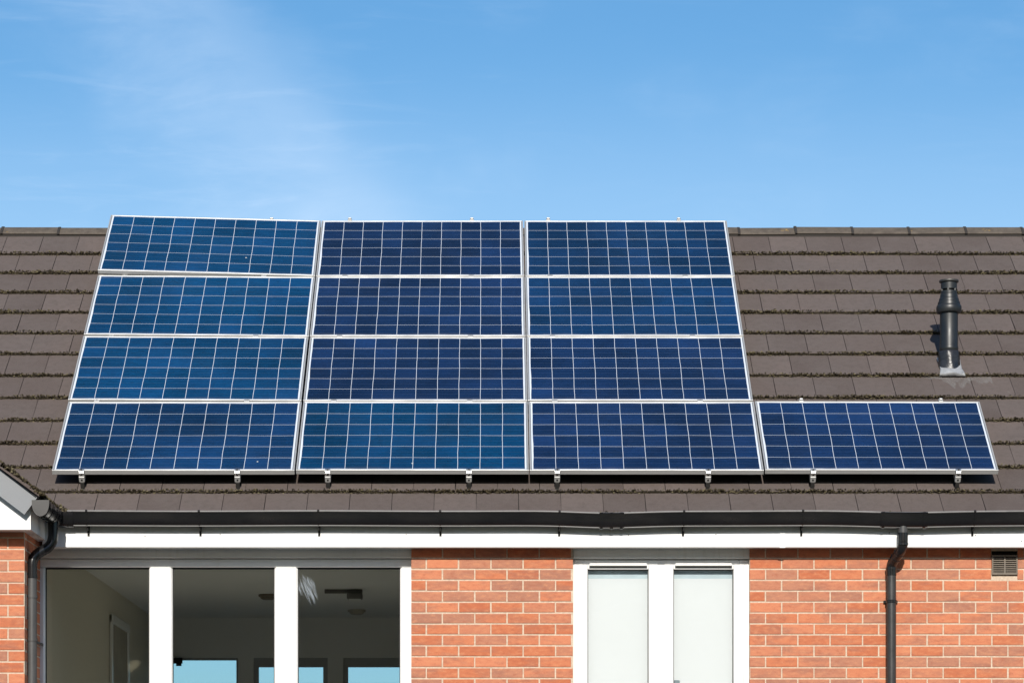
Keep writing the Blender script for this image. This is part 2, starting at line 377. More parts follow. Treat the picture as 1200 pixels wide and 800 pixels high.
# unseen belt of trees, added behind the viewer to darken what the panes mirror
import bmesh
bm = bmesh.new(); bmesh.ops.create_icosphere(bm, subdivisions=2, radius=1.0)
tv = np.array([v_.co[:] for v_ in bm.verts]); tf = [[v_.index for v_ in f.verts] for f in bm.faces]; bm.free()
mb = MB()
for i in range(1100):
    x_ = random.uniform(-34, 34); top = 14+1.6*math.sin(x_*.31)+1.2*math.sin(x_*.83+1); h_ = random.random()**.7*top; rr = random.uniform(.7, 1.6)
    c_ = np.array((x_, -24+random.gauss(0, 1.3), h_)); jit = 1+rng.normal(0, .16, (len(tv), 1))
    mb.add((tv*jit*rr*np.array((1, .9, .8))+c_).tolist(), tf, 0)
mat_simple('added_foliage', (.035, .050, .018), .9, 0, .6, 1.2, 0, .1)
tag(mb.build('added_woodland', 'added_foliage', fix=False), kind='stuff')
# ------------------------------------------------------------------ the house
house = tag(empty('brick_house', (0, 23.4, FLOOR-.15)), 'red brick bungalow with brown mossy tiled roof, black gutter and white windows', 'house')

BL, BH, BJ = .2285, .0772, .010             # brick pitch, course height, joint
def brick_wall(mb, u0, u1, z0, z1, holes, fn, phase, zref, parts=(0, 1)):
    """bricks with chamfered faces standing 4 mm proud of a mortar bed; fn(u, depth, z) -> 3-D"""
    us = sorted({u0, u1, *[h[0] for h in holes], *[h[1] for h in holes]}); zs = sorted({z0, z1, *[h[2] for h in holes], *[h[3] for h in holes]})
    us = [x for x in us if u0 <= x <= u1]; zs = [x for x in zs if z0 <= x <= z1]
    for a, b in zip(us, us[1:]):
        for c_, d_ in zip(zs, zs[1:]):
            m_ = ((a+b)/2, (c_+d_)/2)
            if any(h[0] < m_[0] < h[1] and h[2] < m_[1] < h[3] for h in holes): continue
            vs = [fn(x, y, z) for x in (a, b) for y in (.004, .10) for z in (c_, d_)]
            mb.add(vs, [(0, 1, 3, 2), (4, 6, 7, 5), (0, 4, 5, 1), (2, 3, 7, 6), (0, 2, 6, 4), (1, 5, 7, 3)], 1)
    k0 = math.floor((z0-zref)/BH); k1 = math.ceil((z1-zref)/BH)
    for k in range(k0, k1):
        za, zb = max(z0, zref+k*BH+BJ/2), min(z1, zref+(k+1)*BH-BJ/2)
        if zb-za < .012: continue
        ph = phase+(BL/2 if k % 2 else 0)
        i0 = math.floor((u0-ph)/BL); i1 = math.ceil((u1-ph)/BL)
        for i in range(i0, i1):
            a, b = ph+i*BL+BJ/2, ph+(i+1)*BL-BJ/2
            segs = [(max(a, u0), min(b, u1))]
            for h in holes:
                if h[2] < (za+zb)/2 < h[3]:
                    ns = []
                    for p, q_ in segs:
                        if q_ <= h[0] or p >= h[1]: ns.append((p, q_))
                        else:
                            if p < h[0]: ns.append((p, h[0]))
                            if q_ > h[1]: ns.append((h[1], q_))
                    segs = ns
            for p, q_ in segs:
                if q_-p < .012: continue
                j = lambda s_=.0012: random.uniform(-s_, s_)
                d = random.uniform(-.0012, .0012); c_ = .004
                A, B, C_, D = p+j(), q_+j(), za+j(), zb+j()
                vs = [fn(A, .012, C_), fn(B, .012, C_), fn(B, .012, D), fn(A, .012, D),
                      fn(A, d+c_*.6, C_), fn(B, d+c_*.6, C_), fn(B, d+c_*.6, D), fn(A, d+c_*.6, D),
                      fn(A+c_+j(), d, C_+c_+j()), fn(B-c_+j(), d, C_+c_+j()), fn(B-c_+j(), d, D-c_+j()), fn(A+c_+j(), d, D-c_+j())]
                fs = []
                for t in (0, 4):
                    for e in range(4): fs.append((t+e, t+(e+1) % 4, t+4+(e+1) % 4, t+4+e))
                fs.append((8, 9, 10, 11)); mb.add(vs, fs, 0)

ZSOF = PZ(641, YF)                          # underside of the fascia
W1 = (PX(43, YW), PX(482, YW)); W2 = (PX(671.5, YW), PX(878.5, YW)); WBOT = ZC+.28
XG = PX(45, YW)                             # side wall of the gabled wing
YG = 19.49                                  # its front face
zref = PZ(666.5, YW); phase = PX(499.5, YW)-BL/2
VENT = (PX(1162, YW), PX(1192.5, YW), PZ(673.5, YW), PZ(645, YW))
mb = MB()
brick_wall(mb, XG, 10.85, FLOOR-.2, ZSOF+.05, [(W1[0]-.3, W1[1], WBOT, ZSOF+.06), (W2[0], W2[1], WBOT, ZSOF+.06), VENT],
           lambda u_, d, z: (u_, YW+d, z), phase+BL/2, zref)
mb.build('wall', ['brick', 'mortar'], house, fix=False)
mb = MB()
ZGS = PZ(620.5, 19.32)                      # underside of the wing's boxed eaves
brick_wall(mb, XG-5.2, XG, FLOOR-.2, ZGS+.05, [], lambda u_, d, z: (u_, YG+d, z), XG, zref)
brick_wall(mb, YG+.014, YW+.25, FLOOR-.2, ZGS+.05, [], lambda u_, d, z: (XG-d, u_, z), YG, zref)
mb.box(XG-5.2, XG-.12, YG+.11, YG+.2, FLOOR-.2, ZGS+.05, 1)
mb.build('wing_wall', ['brick', 'mortar'], house, fix=False)
# inner leaf, rear wall, end wall: one shell
ZCEIL = PZ(723, YB)
mb = MB()
bo = [(PX(198, YB), PX(279, YB)), (PX(297, YB), PX(384, YB)), (PX(402, YB), PX(492, YB))]     # rear openings
ZBH = PZ(770, YB)
xL, xR = XG+.02, .75
mb.box(xR+.1, 10.75, YW+.12, YW+.2, FLOOR-.2, ZCEIL+.1)
mb.box(W1[1]+.02, W2[0]-.02, YW+.11, YW+.2, FLOOR, ZSOF+.1); 
mb.box(W2[1]+.02, xR+.1, YW+.11, YW+.2, FLOOR, ZSOF+.1) if W2[1]+.02 < xR else None
mb.build('inner_wall', 'render_wall', house)
mb = MB()
edges = [-9]+[e for o_ in bo for e in o_]+[10.85]
for i in range(0, len(edges), 2): mb.box(edges[i], edges[i+1], YB, YB+.25, FLOOR-.2, ZBH)
mb.box(-9, 10.85, YB, YB+.25, ZBH, ZCEIL+.25)
for a, b in bo: mb.box(a, b, YB, YB+.25, FLOOR-.2, FLOOR+.12)
mb.build('rear_wall', 'room_white', house)
mb = MB(); mb.box(xL-.12, xL-.002, YW+.17, YB-.002, FLOOR, ZCEIL); mb.build('room_wall', 'room_cream', house)
mb = MB(); mb.box(xR, xR+.09, YW+.21, YB-.002, FLOOR, ZCEIL); mb.build('room_wall', 'room_cream', house)
mb = MB(); mb.box(xL-.12, xR+.1, YW+.215, YB-.002, ZCEIL, ZCEIL+.1); mb.box(xL, xR+.1, YW+.135, YW+.213, ZSOF-.01, ZCEIL+.1); mb.build('ceiling', 'room_white', house)
mb = MB(); mb.box(-9, 10.85, YW+.11, YB, FLOOR-.12, FLOOR-.003); mb.build('room_floor', 'room_floor', house)
mb = MB(); mb.box(10.75, 10.84, YW+.1, YB, FLOOR-.2, ZSOF+.02); mb.prism([(YW-.1, ZSOF+.021), (YB+.2, ZSOF+.021), (23.45, EAVE.z+2.70)], 10.75, 10.84, lambda a, b, t: (t, a, b)); mb.build('end_wall', 'render_wall', house)
# rear glazing
bd = empty('rear_window', ((bo[0][0]+bo[2][1])/2, YB, FLOOR), house)
for i, (a, b) in enumerate(bo):
    t = .045 if i else .02
    mb = MB(); z0 = FLOOR+.12; top = ZBH-(.0 if i == 0 else .0)
    mb.box(a, a+t, YB+.04, YB+.10, z0, top); mb.box(b-t, b, YB+.04, YB+.10, z0, top)
    mb.box(a+t, b-t, YB+.04, YB+.10, top-t-.04*(i > 0), top); mb.box(a+t, b-t, YB+.04, YB+.10, z0, z0+t)
    mb.build('frame', 'back_frame', bd)
    g_ = MB(); g_.box(a+t, b-t, YB+.066, YB+.072, z0+t, top-t-.04*(i > 0)); g_.build('pane', 'clear_glass', bd)
mb = MB(); mb.box(PX(201, YB), PX(214, YB), YB-.07, YB-.004, PZ(777, YB), PZ(771, YB)); mb.box(PX(207, YB), PX(213, YB), YB-.05, YB-.02, PZ(780, YB), PZ(777, YB)); mb.build('door_closer', 'dark_gap', bd)
# door in the room's left wall
dr_ = empty('interior_door', (xL, 24.3, FLOOR), house)
ya, yb = 23.75, 24.75; zt = PZ(730, ya)
mb = MB()
mb.box(xL, xL+.025, ya-.07, ya, FLOOR, zt+.07, 0, .006); mb.box(xL, xL+.025, yb, yb+.07, FLOOR, zt+.07, 0, .006); mb.box(xL, xL+.03, ya-.07, yb+.07, zt+.003, zt+.075, 0, .006)
mb.build('frame', 'white_plastic', dr_)
mb = MB(); mb.box(xL, xL+.012, ya+.002, yb-.002, FLOOR, zt); mb.build('door_leaf', 'render_wall', dr_)

# --- windows on the front
def bars(mb, lst, Y0, Y1, bev=.005, m=0):
    for (xa, xb, za, zb) in lst: mb.box(xa, xb, Y0, Y1, za, zb, m, bev)
YA = YW+.075
win = empty('picture_window', ((W1[0]+W1[1])/2, YA, WBOT), house)
X = lambda px: PX(px, YA)
Z = lambda py: PZ(py, YA)
zt = Z(664)
mb = MB()
bars(mb, [(X(42.5), X(52), WBOT, zt-.002), (X(175), X(201), WBOT+.05, zt-.001), (X(322), X(348), WBOT+.05, zt-.001), (X(469.5), X(483), WBOT, zt-.002)], YA, YA+.075, .008)
mb.box(X(42.5), X(483), YA+.002, YA+.077, zt, Z(654.5), 0, .006)
mb.box(X(52), X(469.5), YA+.004, YA+.075, WBOT, WBOT+.05, 0, .006)
for (a, b) in ((52, 175), (201, 322), (348, 469.5)):       # glazing beads
    for e in (a, b): mb.box(X(e)-(.003 if e == b else 0), X(e)+(.003 if e == a else 0), YA+.026, YA+.06, WBOT+.05, zt)
mb.build('frame', 'white_plastic', win)
mb = MB(); mb.box(X(42.5), X(483), YA-.03, YA+.06, Z(654)+.001, ZSOF+.03, 0, .004); mb.build('head_trim', 'white_plastic', win)
mb = MB()
for (a, b) in ((52, 175), (201, 322), (348, 469.5)):
    xa, xb = X(a)+.003, X(b)-.003
    mb.box(xa, xb, YA+.035, YA+.055, zt-.012, zt-.001); mb.box(xa, xa+.006, YA+.036, YA+.055, WBOT+.05, zt-.012); mb.box(xb-.006, xb, YA+.036, YA+.055, WBOT+.05, zt-.012)
mb.build('gasket', 'gasket', win)
for (a, b) in ((52, 175), (201, 322), (348, 469.5)):
    mb = MB(); mb.box(X(a)+.004, X(b)-.004, YA+.041, YA+.047, WBOT+.045, zt-.004); mb.build('pane', 'window_glass', win)
# pale reflection painted as thin streaks on the right-hand pane
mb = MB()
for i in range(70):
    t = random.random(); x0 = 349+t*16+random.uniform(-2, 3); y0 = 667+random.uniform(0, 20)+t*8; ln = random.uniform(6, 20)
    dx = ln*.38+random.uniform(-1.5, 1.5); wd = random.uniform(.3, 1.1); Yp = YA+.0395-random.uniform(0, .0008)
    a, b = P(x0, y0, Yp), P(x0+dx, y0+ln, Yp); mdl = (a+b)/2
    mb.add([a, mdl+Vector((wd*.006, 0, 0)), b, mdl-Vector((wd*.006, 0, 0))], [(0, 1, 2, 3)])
q = Nodes('pane_reflection'); tr = q.n('ShaderNodeBsdfTransparent'); df = q.n('ShaderNodeBsdfDiffuse'); df.inputs[0].default_value = (.55, .62, .70, 1)
mx = q.n('ShaderNodeMixShader'); mx.inputs[0].default_value = .12; q.l(tr.outputs[0], mx.inputs[1]); q.l(df.outputs[0], mx.inputs[2]); q.l(mx.outputs[0], q.t.nodes['Material Output'].inputs[0]); M['pane_reflection'] = q.m
mb.build('pane_reflection', 'pane_reflection', win)

YA2 = YW+.052
win2 = empty('casement_window', ((W2[0]+W2[1])/2, YA2, WBOT), house)
X = lambda px: PX(px, YA2)
Z = lambda py: PZ(py, YA2)
mb = MB()
zt = Z(655.5)
mb.box(X(671.5), X(684), YA2, YA2+.07, WBOT, zt-.0, 0, .006); mb.box(X(866), X(878.3), YA2, YA2+.07, WBOT, zt, 0, .006)
mb.box(X(768), X(782), YA2, YA2+.07, WBOT+.05, Z(662), 0, .006)
mb.box(X(684)-.001, X(866)+.001, YA2+.001, YA2+.07, Z(662), zt-.001, 0, .006); mb.box(X(684), X(866), YA2+.001, YA2+.07, WBOT, WBOT+.05, 0, .006)
mb.build('frame', 'white_plastic', win2)
mb = MB(); mb.box(X(671.5), X(878.3), YA2-.028, YA2+.06, Z(654.6), ZSOF+.03, 0, .004); mb.build('head_trim', 'white_plastic', win2)
for (so, go, ga, sa) in ((678, 688.5, 760, 771.5), (778.5, 789, 859.5, 871.5)):
    mb = MB(); y0, y1 = YA2-.014, YA2+.05
    mb.box(X(so), X(go), y0, y1, WBOT+.02, Z(661.2), 0, .006); mb.box(X(ga), X(sa), y0, y1, WBOT+.02, Z(661.2), 0, .006)
    mb.box(X(go)+.001, X(ga)-.001, y0+.001, y1, Z(667), Z(661.4), 0, .006); mb.box(X(go)+.001, X(ga)-.001, y0+.001, y1, WBOT+.02, WBOT+.08, 0, .006)
    sash = mb.build('sash', 'white_plastic', win2)
    mb = MB(); xa, xb = X(go)+.0005, X(ga)-.0005
    mb.box(xa, xb, y0+.024, y0+.045, Z(667)-.006, Z(667)+.001); mb.box(xa, xa+.005, y0+.025, y0+.045, WBOT+.08, Z(668)); mb.box(xb-.005, xb, y0+.025, y0+.045, WBOT+.08, Z(668))
    mb.build('gasket', 'grey_plastic', win2)
    mb = MB(); mb.box(X(go+2), X(ga-2), YA2-.036, YA2-.015, Z(663.2), Z(660), 0, .004); mb.box(X(go+2), X(ga-2), YA2-.030, YA2-.0151, Z(664.4), Z(663.4), 1); mb.build('trickle_vent', ['white_plastic', 'dark_gap'], win2)
    mb = MB(); mb.box(X(go)-.004, X(ga)+.004, y0+.031, y0+.037, WBOT+.07, Z(666.4)); mb.build('pane', 'window_glass_b', win2) if 'window_glass_b' in M else (glass('window_glass_b', (.93, .94, .935), 1.5), mb.build('pane', 'window_glass_b', win2))
    mb = MB(); mb.box(X(go)-.01, X(ga)+.01, y0+.052, y0+.056, WBOT+.02, Z(677)); mb.build('blind', 'blind_fabric', win2)
    mb = MB(); mb.box(X(go)-.02, X(ga)+.02, y0+.066, y0+.09, WBOT-.02, Z(655)); mb.build('reflection_panel', 'reflection_grey', win2)  # added sheet: glass reflection above the blind put into its blue-grey colour
mb = MB(); mb.box(X(790), X(797), YA2+.028, YA2+.036, Z(835), Z(796), 0, .004); mb.box(X(791.5), X(795.5), YA2-.0+.02, YA2+.0279, Z(826), Z(806), 0, .003); mb.build('handle', 'handle_grey', win2)

# --- eaves: fascia, soffit
mb = MB(); zft = EAVE.z-.035
xj = PX(917, YF); x0 = PX(53, YF)
mb.box(x0-.02, xj-.001, YF, YF+.02, ZSOF, zft, 0, .003); mb.box(xj+.001, 10.95, YF, YF+.02, ZSOF, zft, 0, .003)
mb.box(xj-.02, xj+.02, YF-.003, YF+.0, ZSOF-.003, zft-.01, 0, .001)
fas = mb.build('fascia', 'white_plastic', house)
for px, py in ((258, 626), (476, 626), (736.5, 626.5), (839, 626), (1042, 624), (1197, 634), (1143, 627), (170, 628)):
    p = P(px, py, YF); mb = MB()
    vs_n = [(p.x+.0042*math.cos(a*math.pi/4), p.y-.0015+yy_, p.z+.0042*math.sin(a*math.pi/4)) for yy_ in (0, .0014) for a in range(8)]
    mb.add(vs_n, [tuple(range(8)), tuple(range(15, 7, -1))]+[(a, a+8, (a+1) % 8+8, (a+1) % 8) for a in range(8)]); mb.build('nail_cap', 'grey_plastic', fas)
mb = MB(); mb.box(x0-.02, 10.95, YF+.021, YW+.02, ZSOF+.006, ZSOF+.016); mb.build('soffit', 'white_plastic', house)

# --- main roof tiles
def tile_courses(mb, x_of, n_course, u0, u1, tw, ph, gauge, keep=None):
    for k in range(n_course):
        p0 = ph+(tw/2 if k % 2 else 0)
        for i in range(math.floor((u0-p0)/tw), math.ceil((u1-p0)/tw)):
            a, b = max(u0, p0+i*tw+.002), min(u1, p0+(i+1)*tw-.002)
            if b-a < .03: continue
            if keep and not keep((a+b)/2, k): continue
            ds = random.gauss(0, .0034); dl, dr2 = random.gauss(0, .0012), random.gauss(0, .0012); sk = random.gauss(0, .0008)
            s0, s1 = k*gauge+ds, (k+1)*gauge+.055
            tl, tr_ = .031+dl, .031+dr2; th = .026
            vs = [x_of(a+sk, s0, tl-th), x_of(b+sk, s0+sk, tr_-th), x_of(b+sk, s0+sk-.001, tr_-.004), x_of(a+sk, s0-.001, tl-.004),
                  x_of(a+sk, s0+.004, tl), x_of(b+sk, s0+.004+sk, tr_), x_of(b, s1, .004), x_of(a, s1, .004),
                  x_of(b, s1, -.004), x_of(a, s1, -.004)]
            mb.add(vs[:4], [(0, 1, 2, 3)], 2); mb.add(vs, [(3, 2, 5, 4), (4, 5, 6, 7), (1, 8, 6, 5, 2), (0, 3, 4, 7, 9), (7, 6, 8, 9), (0, 9, 8, 1)], 0)
NC = 13
XRL, XRR = -6.4, 11.0
mb = MB()
tile_courses(mb, roof, NC, XRL, XRR, .2995, -.401, G)
S_R = NC*G+.095                              # ridge line along the slope
APX = roof(0, S_R)
def back(x, s_, n=0.): return Vector((x, APX.y, APX.z))+Vector((0, math.cos(PITCH), -math.sin(PITCH)))*s_+Vector((0, math.sin(PITCH), math.cos(PITCH)))*n
mb.add([roof(XRL, .01, -.012), roof(XRR, .01, -.012), roof(XRR, S_R, -.012), roof(XRL, S_R, -.012)], [(0, 1, 2, 3)], 1)
mb.add([back(XRL, 0, 0), back(XRR, 0, 0), back(XRR, 4.5, 0), back(XRL, 4.5, 0)], [(0, 1, 2, 3)], 0)
rf = mb.build('roof', ['roof_tile', 'deck', 'tile_edge'], house, fix=False)
# ridge tiles
pitch_r = .469
x = PX(865.5, APX.y) - math.floor((PX(865.5, APX.y)-XRL)/pitch_r)*pitch_r
ca, sa = math.cos(PITCH), math.sin(PITCH)
# angle ridge seen from the side
poly = [(-.128, -.052), (-.136, -.062), (-.126, -.072)]
def ridge_prof(g):
    h = .040+g
    o_ = [(-.095-g, h-.074-g), (-.088-g, h-.060), (-.030, h-.012), (0, h), (.030, h-.012), (.095+g, h-.074-g)]
    i_ = [(.080, h-.080-g), (0, h-.024), (-.080, h-.080-g)]
    return o_+i_
mb = MB(); mb.prism([(-.086, -.085), (-.084, -.030), (.084, -.030), (.086, -.085)], XRL, XRR, lambda a, b, t: (t, APX.y+a, APX.z+b)); mb.build('ridge_bedding', 'ridge_mortar', rf)
while x < XRR:
    mb = MB(); xe = min(x+pitch_r-.006, XRR); dz = random.gauss(0, .003); dz2 = random.gauss(0, .003)
    pr = ridge_prof(0); n = len(pr)
    vs = [(x, APX.y+a, APX.z+b+dz) for a, b in pr]+[(xe, APX.y+a, APX.z+b+dz2) for a, b in pr]
    mb.add(vs, [tuple(range(n)), tuple(range(2*n-1, n-1, -1))]+[(i, i+n, (i+1) % n+n, (i+1) % n) for i in range(n)], 0)
    pr = ridge_prof(.007); xc0, xc1 = x-.013, x+.008
    vs = [(xc0, APX.y+a, APX.z+b+dz) for a, b in pr]+[(xc1, APX.y+a, APX.z+b+dz) for a, b in pr]
    mb.add(vs, [tuple(range(n)), tuple(range(2*n-1, n-1, -1))]+[(i, i+n, (i+1) % n+n, (i+1) % n) for i in range(n)], 1)
    mb.build('ridge_tile', ['ridge_tile', 'ridge_mortar'], rf); x += pitch_r

# --- moss: clumps along every tile edge
import bmesh
bm = bmesh.new(); bmesh.ops.create_icosphere(bm, subdivisions=1, radius=1.0)
ICO_V = np.array([v_.co[:] for v_ in bm.verts]); ICO_F = [[v_.index for v_ in f.verts] for f in bm.faces]; bm.free()
OCT_V = np.array([(1, 0, 0), (-1, 0, 0), (0, 1, 0), (0, -1, 0), (0, 0, 1), (0, 0, -1)], dtype=float)
OCT_F = [(0, 2, 4), (2, 1, 4), (1, 3, 4), (3, 0, 4), (2, 0, 5), (1, 2, 5), (3, 1, 5), (0, 3, 5)]
def moss(items, name, parent, fine=False):
    """items: (point, radius along x, along slope, along normal)"""
    bv, bf = (OCT_V, OCT_F) if fine else (ICO_V, ICO_F); k = len(bv)
    n = len(items); pts = np.array([p[:] for p, *_ in items]); rad = np.array([x[1:] for x in items])
    a = rng.uniform(0, 6.28, (n, 1)); c_, s_ = np.cos(a), np.sin(a)
    q_ = bv[None]*(1+rng.normal(0, .28, (n, k, 1)))
    q_ = np.stack([q_[..., 0]*c_-q_[..., 1]*s_, q_[..., 0]*s_+q_[..., 1]*c_, q_[..., 2]], -1)*rad[:, None, :]
    axes = np.array([[1, 0, 0], SU[:], SN[:]])
    V = (q_ @ axes+pts[:, None, :]).reshape(-1, 3)
    Fc = (np.array(bf)[None]+(np.arange(n)*k)[:, None, None]).reshape(-1, 3)
    mb = MB(); mb.v = V.tolist(); mb.f = Fc.tolist(); mb.m = [0]*len(Fc); mb.sm = [False]*len(Fc)
    return tag(mb.build(name, 'moss', parent, fix=False), kind='stuff')
xa_, xb_ = PX(-25, 19.8), PX(1230, 23.6)
items = []
den = [random.random() for _ in range(400)]
def dens(x_, k): 
    return .55+.45*math.sin(x_*2.1+k*1.7)*math.sin(x_*5.3+k*.9+1.1)
for k in range(0, NC):
    lo = xa_ if k else PX(90, 19.9); x_ = -4.4
    hi_ = 7.5 if k > 0 else 5.0
    while x_ < hi_:
        d = dens(x_, k)
        step = (.0021 if x_ < 4.8 else .005) if k else .010
        x_ += random.uniform(.5, 1.5)*step
        if k == 0:
            # eaves: patchy tufts
            near = x_ > 3.7 and math.sin(x_*4) > .2 or any(a < CX+x_*F/19.9 < b for a, b in ((1005, 1075), (1080, 1200), (675, 775), (560, 610), (120, 200)))
            if random.random() > (.75 if near else .10): continue
            r_ = random.uniform(.004, .010)*(1.15 if near else .6)
            items.append((roof(x_, random.uniform(-.008, .012), .030+random.uniform(0, .026 if near else .008)), r_*1.2, r_, r_)); continue
        if random.random() > .80+.4*d: continue
        r_ = random.uniform(.0028, .0068)*(.66+.62*d)*(1.4 if random.random() < .06 else 1)
        n_ = random.uniform(-.001, .042)+random.gauss(0, .0015)
        items.append((roof(x_, k*G-random.uniform(-.004, .012), n_), r_*1.35, r_*.9, r_))
        if random.random() < .12*d: 
            r2 = random.uniform(.003, .006); items.append((roof(x_, k*G+random.uniform(0, .020), .031), r2*1.5, r2, r2*.6))
moss(items, 'moss', rf, True)

# --- flue pipe
FP = roof(PX(1112, 21.65), 0)
sF = 2.185; FP = roof(0, sF); FP.x = PX(1112, FP.y)
hz = lambda py: PZ(py, FP.y)-FP.z
fl = empty('flue', FP, house)
mb = MB()
mb.lathe(FP, [(.069, -.06), (.069, hz(411)), (.071, hz(410.5)), (.072, hz(407)), (.0685, hz(406)), (.0685, hz(366))], 0, 40); mb.build('pipe', 'flue_plastic', fl)
mb = MB()
mb.lathe(FP, [(.072, hz(367)), (.090, hz(366.6)), (.096, hz(364)), (.0955, hz(359.5)), (.091, hz(358)), (.086, hz(357.6)), (.084, hz(354.2)), (.077, hz(353.6)), (.075, hz(350.2)), (.069, hz(349.4)), (.066, hz(345.6)), (.062, hz(345)), (.062, hz(341.2))], 0, 40)
mb.lathe(FP, [(.045, hz(341.5)), (.045, hz(338.5))], 1, 24)
for i in range(6):
    a = i*math.pi/3+.25; c_ = Vector((math.cos(a)*.056, math.sin(a)*.056, 0)); mb.box(FP.x+c_.x-.006, FP.x+c_.x+.006, FP.y+c_.y-.006, FP.y+c_.y+.006, FP.z+hz(341.3), FP.z+hz(338.6))
mb.lathe(FP, [(.061, hz(339)), (.061, hz(331.5)), (.055, hz(331.2))], 0, 40)
mb.build('terminal', ['flue_plastic', 'dark_gap'], fl)
mb = MB(); mb.lathe(FP, [(.058, hz(331.4)), (.073, hz(330.8)), (.0745, hz(330)), (.073, hz(328.6)), (.05, hz(328.1)), (.04, hz(328.6))], 0, 40); mb.build('cap', 'dark_steel', fl)
mb = MB()
mb.lathe(FP, [(.100, -.075), (.090, -.03), (.082, .03), (.079, hz(419)), (.077, hz(413)), (.072, hz(411.5))], 0, 36)
for i, vv in enumerate(mb.v):
    a = math.atan2(vv[1]-FP.y, vv[0]-FP.x); k_ = 1+.045*math.sin(a*5+vv[2]*24)+.03*math.sin(a*11-vv[2]*70)
    mb.v[i] = (FP.x+(vv[0]-FP.x)*k_, FP.y+(vv[1]-FP.y)*k_, vv[2])
mb.build('lead_collar', 'dark_lead', fl)
# flashing apron dressed over the tiles: a tapering sheet with turned-down front and wavy hem
mb = MB(); nx = 14
def apron(u_, s_):
    bulge = .030*math.exp(-((u_)/.07)**2)*max(0, 1-abs(s_+.12)/.2)
    return .036+.002*math.sin(u_*60+s_*40)+bulge*.6
rows = [(-.150, .098), (-.143, .096), (-.10, .090), (-.06, .082), (.03, .084), (.12, .09)]
grid = []
for s_, hw in rows:
    for i in range(nx+1):
        u_ = -hw+2*hw*i/nx+.006; ss = s_+(.002*math.sin(i*1.7) if s_ < -.14 else 0)
        nrm = apron(u_, s_) if s_ > -.15 else .024
        if s_ < -.14: ss += 0
        pt = roof(FP.x+u_, sF+ss, nrm); grid.append(pt)
fs = [(r*(nx+1)+i, r*(nx+1)+i+1, (r+1)*(nx+1)+i+1, (r+1)*(nx+1)+i) for r in range(len(rows)-1) for i in range(nx)]
mb.add(grid, fs, 0, True)
ap = mb.build('flashing', 'lead', fl, fix=False)
sol = ap.modifiers.new('thickness', 'SOLIDIFY'); sol.thickness = .004; sol.offset = -1
# pale lime stains left on the tile face beside the flashing
q = Nodes('lime_stain'); tr = q.n('ShaderNodeBsdfTransparent'); q.put(q.b.inputs['Base Color'], (.34, .33, .31)); q.b.inputs['Roughness'].default_value = .9
mx = q.n('ShaderNodeMixShader'); q.l(q.rng(q.noise(14, 5, .7, stretch=(1, .5, .5)), .35, .70, 0, .36), mx.inputs[0]); q.l(tr.outputs[0], mx.inputs[1]); q.l(q.b.outputs[0], mx.inputs[2]); q.l(mx.outputs[0], q.t.nodes['Material Output'].inputs[0]); M['lime_stain'] = q.m
mb = MB()
def stain(px0, px1, s0, s1):
    k0 = math.floor((sF+s0)/G)
    def n_at(s_): t = (s_-k0*G)/(G+.055); return .029-.025*t+.0035
    xa, xb = PX(px0, FP.y), PX(px1, FP.y); a, b = sF+s0, sF+s1; vs = []; n = 8
    top = [roof(xa+(xb-xa)*i/n, b-random.uniform(0, .012), n_at(b)) for i in range(n+1)]; bot = [roof(xa+(xb-xa)*i/n, a+random.uniform(0, (b-a)*.6), n_at(a+(b-a)*.3)) for i in range(n+1)]
    mb.add(bot+top, [(i, i+1, n+2+i, n+1+i) for i in range(n)])
kf = math.floor(sF/G); top_s = kf*G-sF-.006
stain(1080, 1101, top_s-.06, top_s); stain(1130, 1158, top_s-.13, top_s); stain(1100, 1132, top_s-.22, top_s-.01)
mb.build('lime_stain', 'lime_stain', fl, fix=False)

# --- air brick grille
mb = MB(); x0, x1, z0, z1 = VENT; t = .011
mb.box(x0, x1, YW+.03, YW+.06, z0, z1, 1); mb.box(x0+.001, x0+t, YW-.014, YW+.03, z0, z1-.03, 0, .003); mb.box(x1-t, x1-.001, YW-.014, YW+.03, z0, z1-.03, 0, .003)
mb.box(x0+.001, x1-.001, YW-.015, YW+.03, z0+.001, z0+t, 0, .003); mb.box(x0+.001, x1-.001, YW-.015, YW+.03, z1-.042, z1-.03, 0, .003)
mb.box((x0+x1)/2-.004, (x0+x1)/2+.004, YW-.012, YW+.02, z0+t, z1-.042)
n = 8
for i in range(n):
    z = z0+t+(i+.5)*(z1-.042-z0-t)/n
    mb.add([(x0+t, YW-.010, z-.006), (x1-t, YW-.010, z-.006), (x1-t, YW-.010, z-.002), (x0+t, YW-.010, z-.002), (x0+t, YW+.02, z+.010), (x1-t, YW+.02, z+.010), (x1-t, YW+.02, z+.006), (x0+t, YW+.02, z+.006)],
           [(0, 1, 2, 3), (3, 2, 5, 4), (4, 5, 6, 7), (7, 6, 1, 0)])
mb.build('air_vent', ['vent_brown', 'dark_gap'], house)

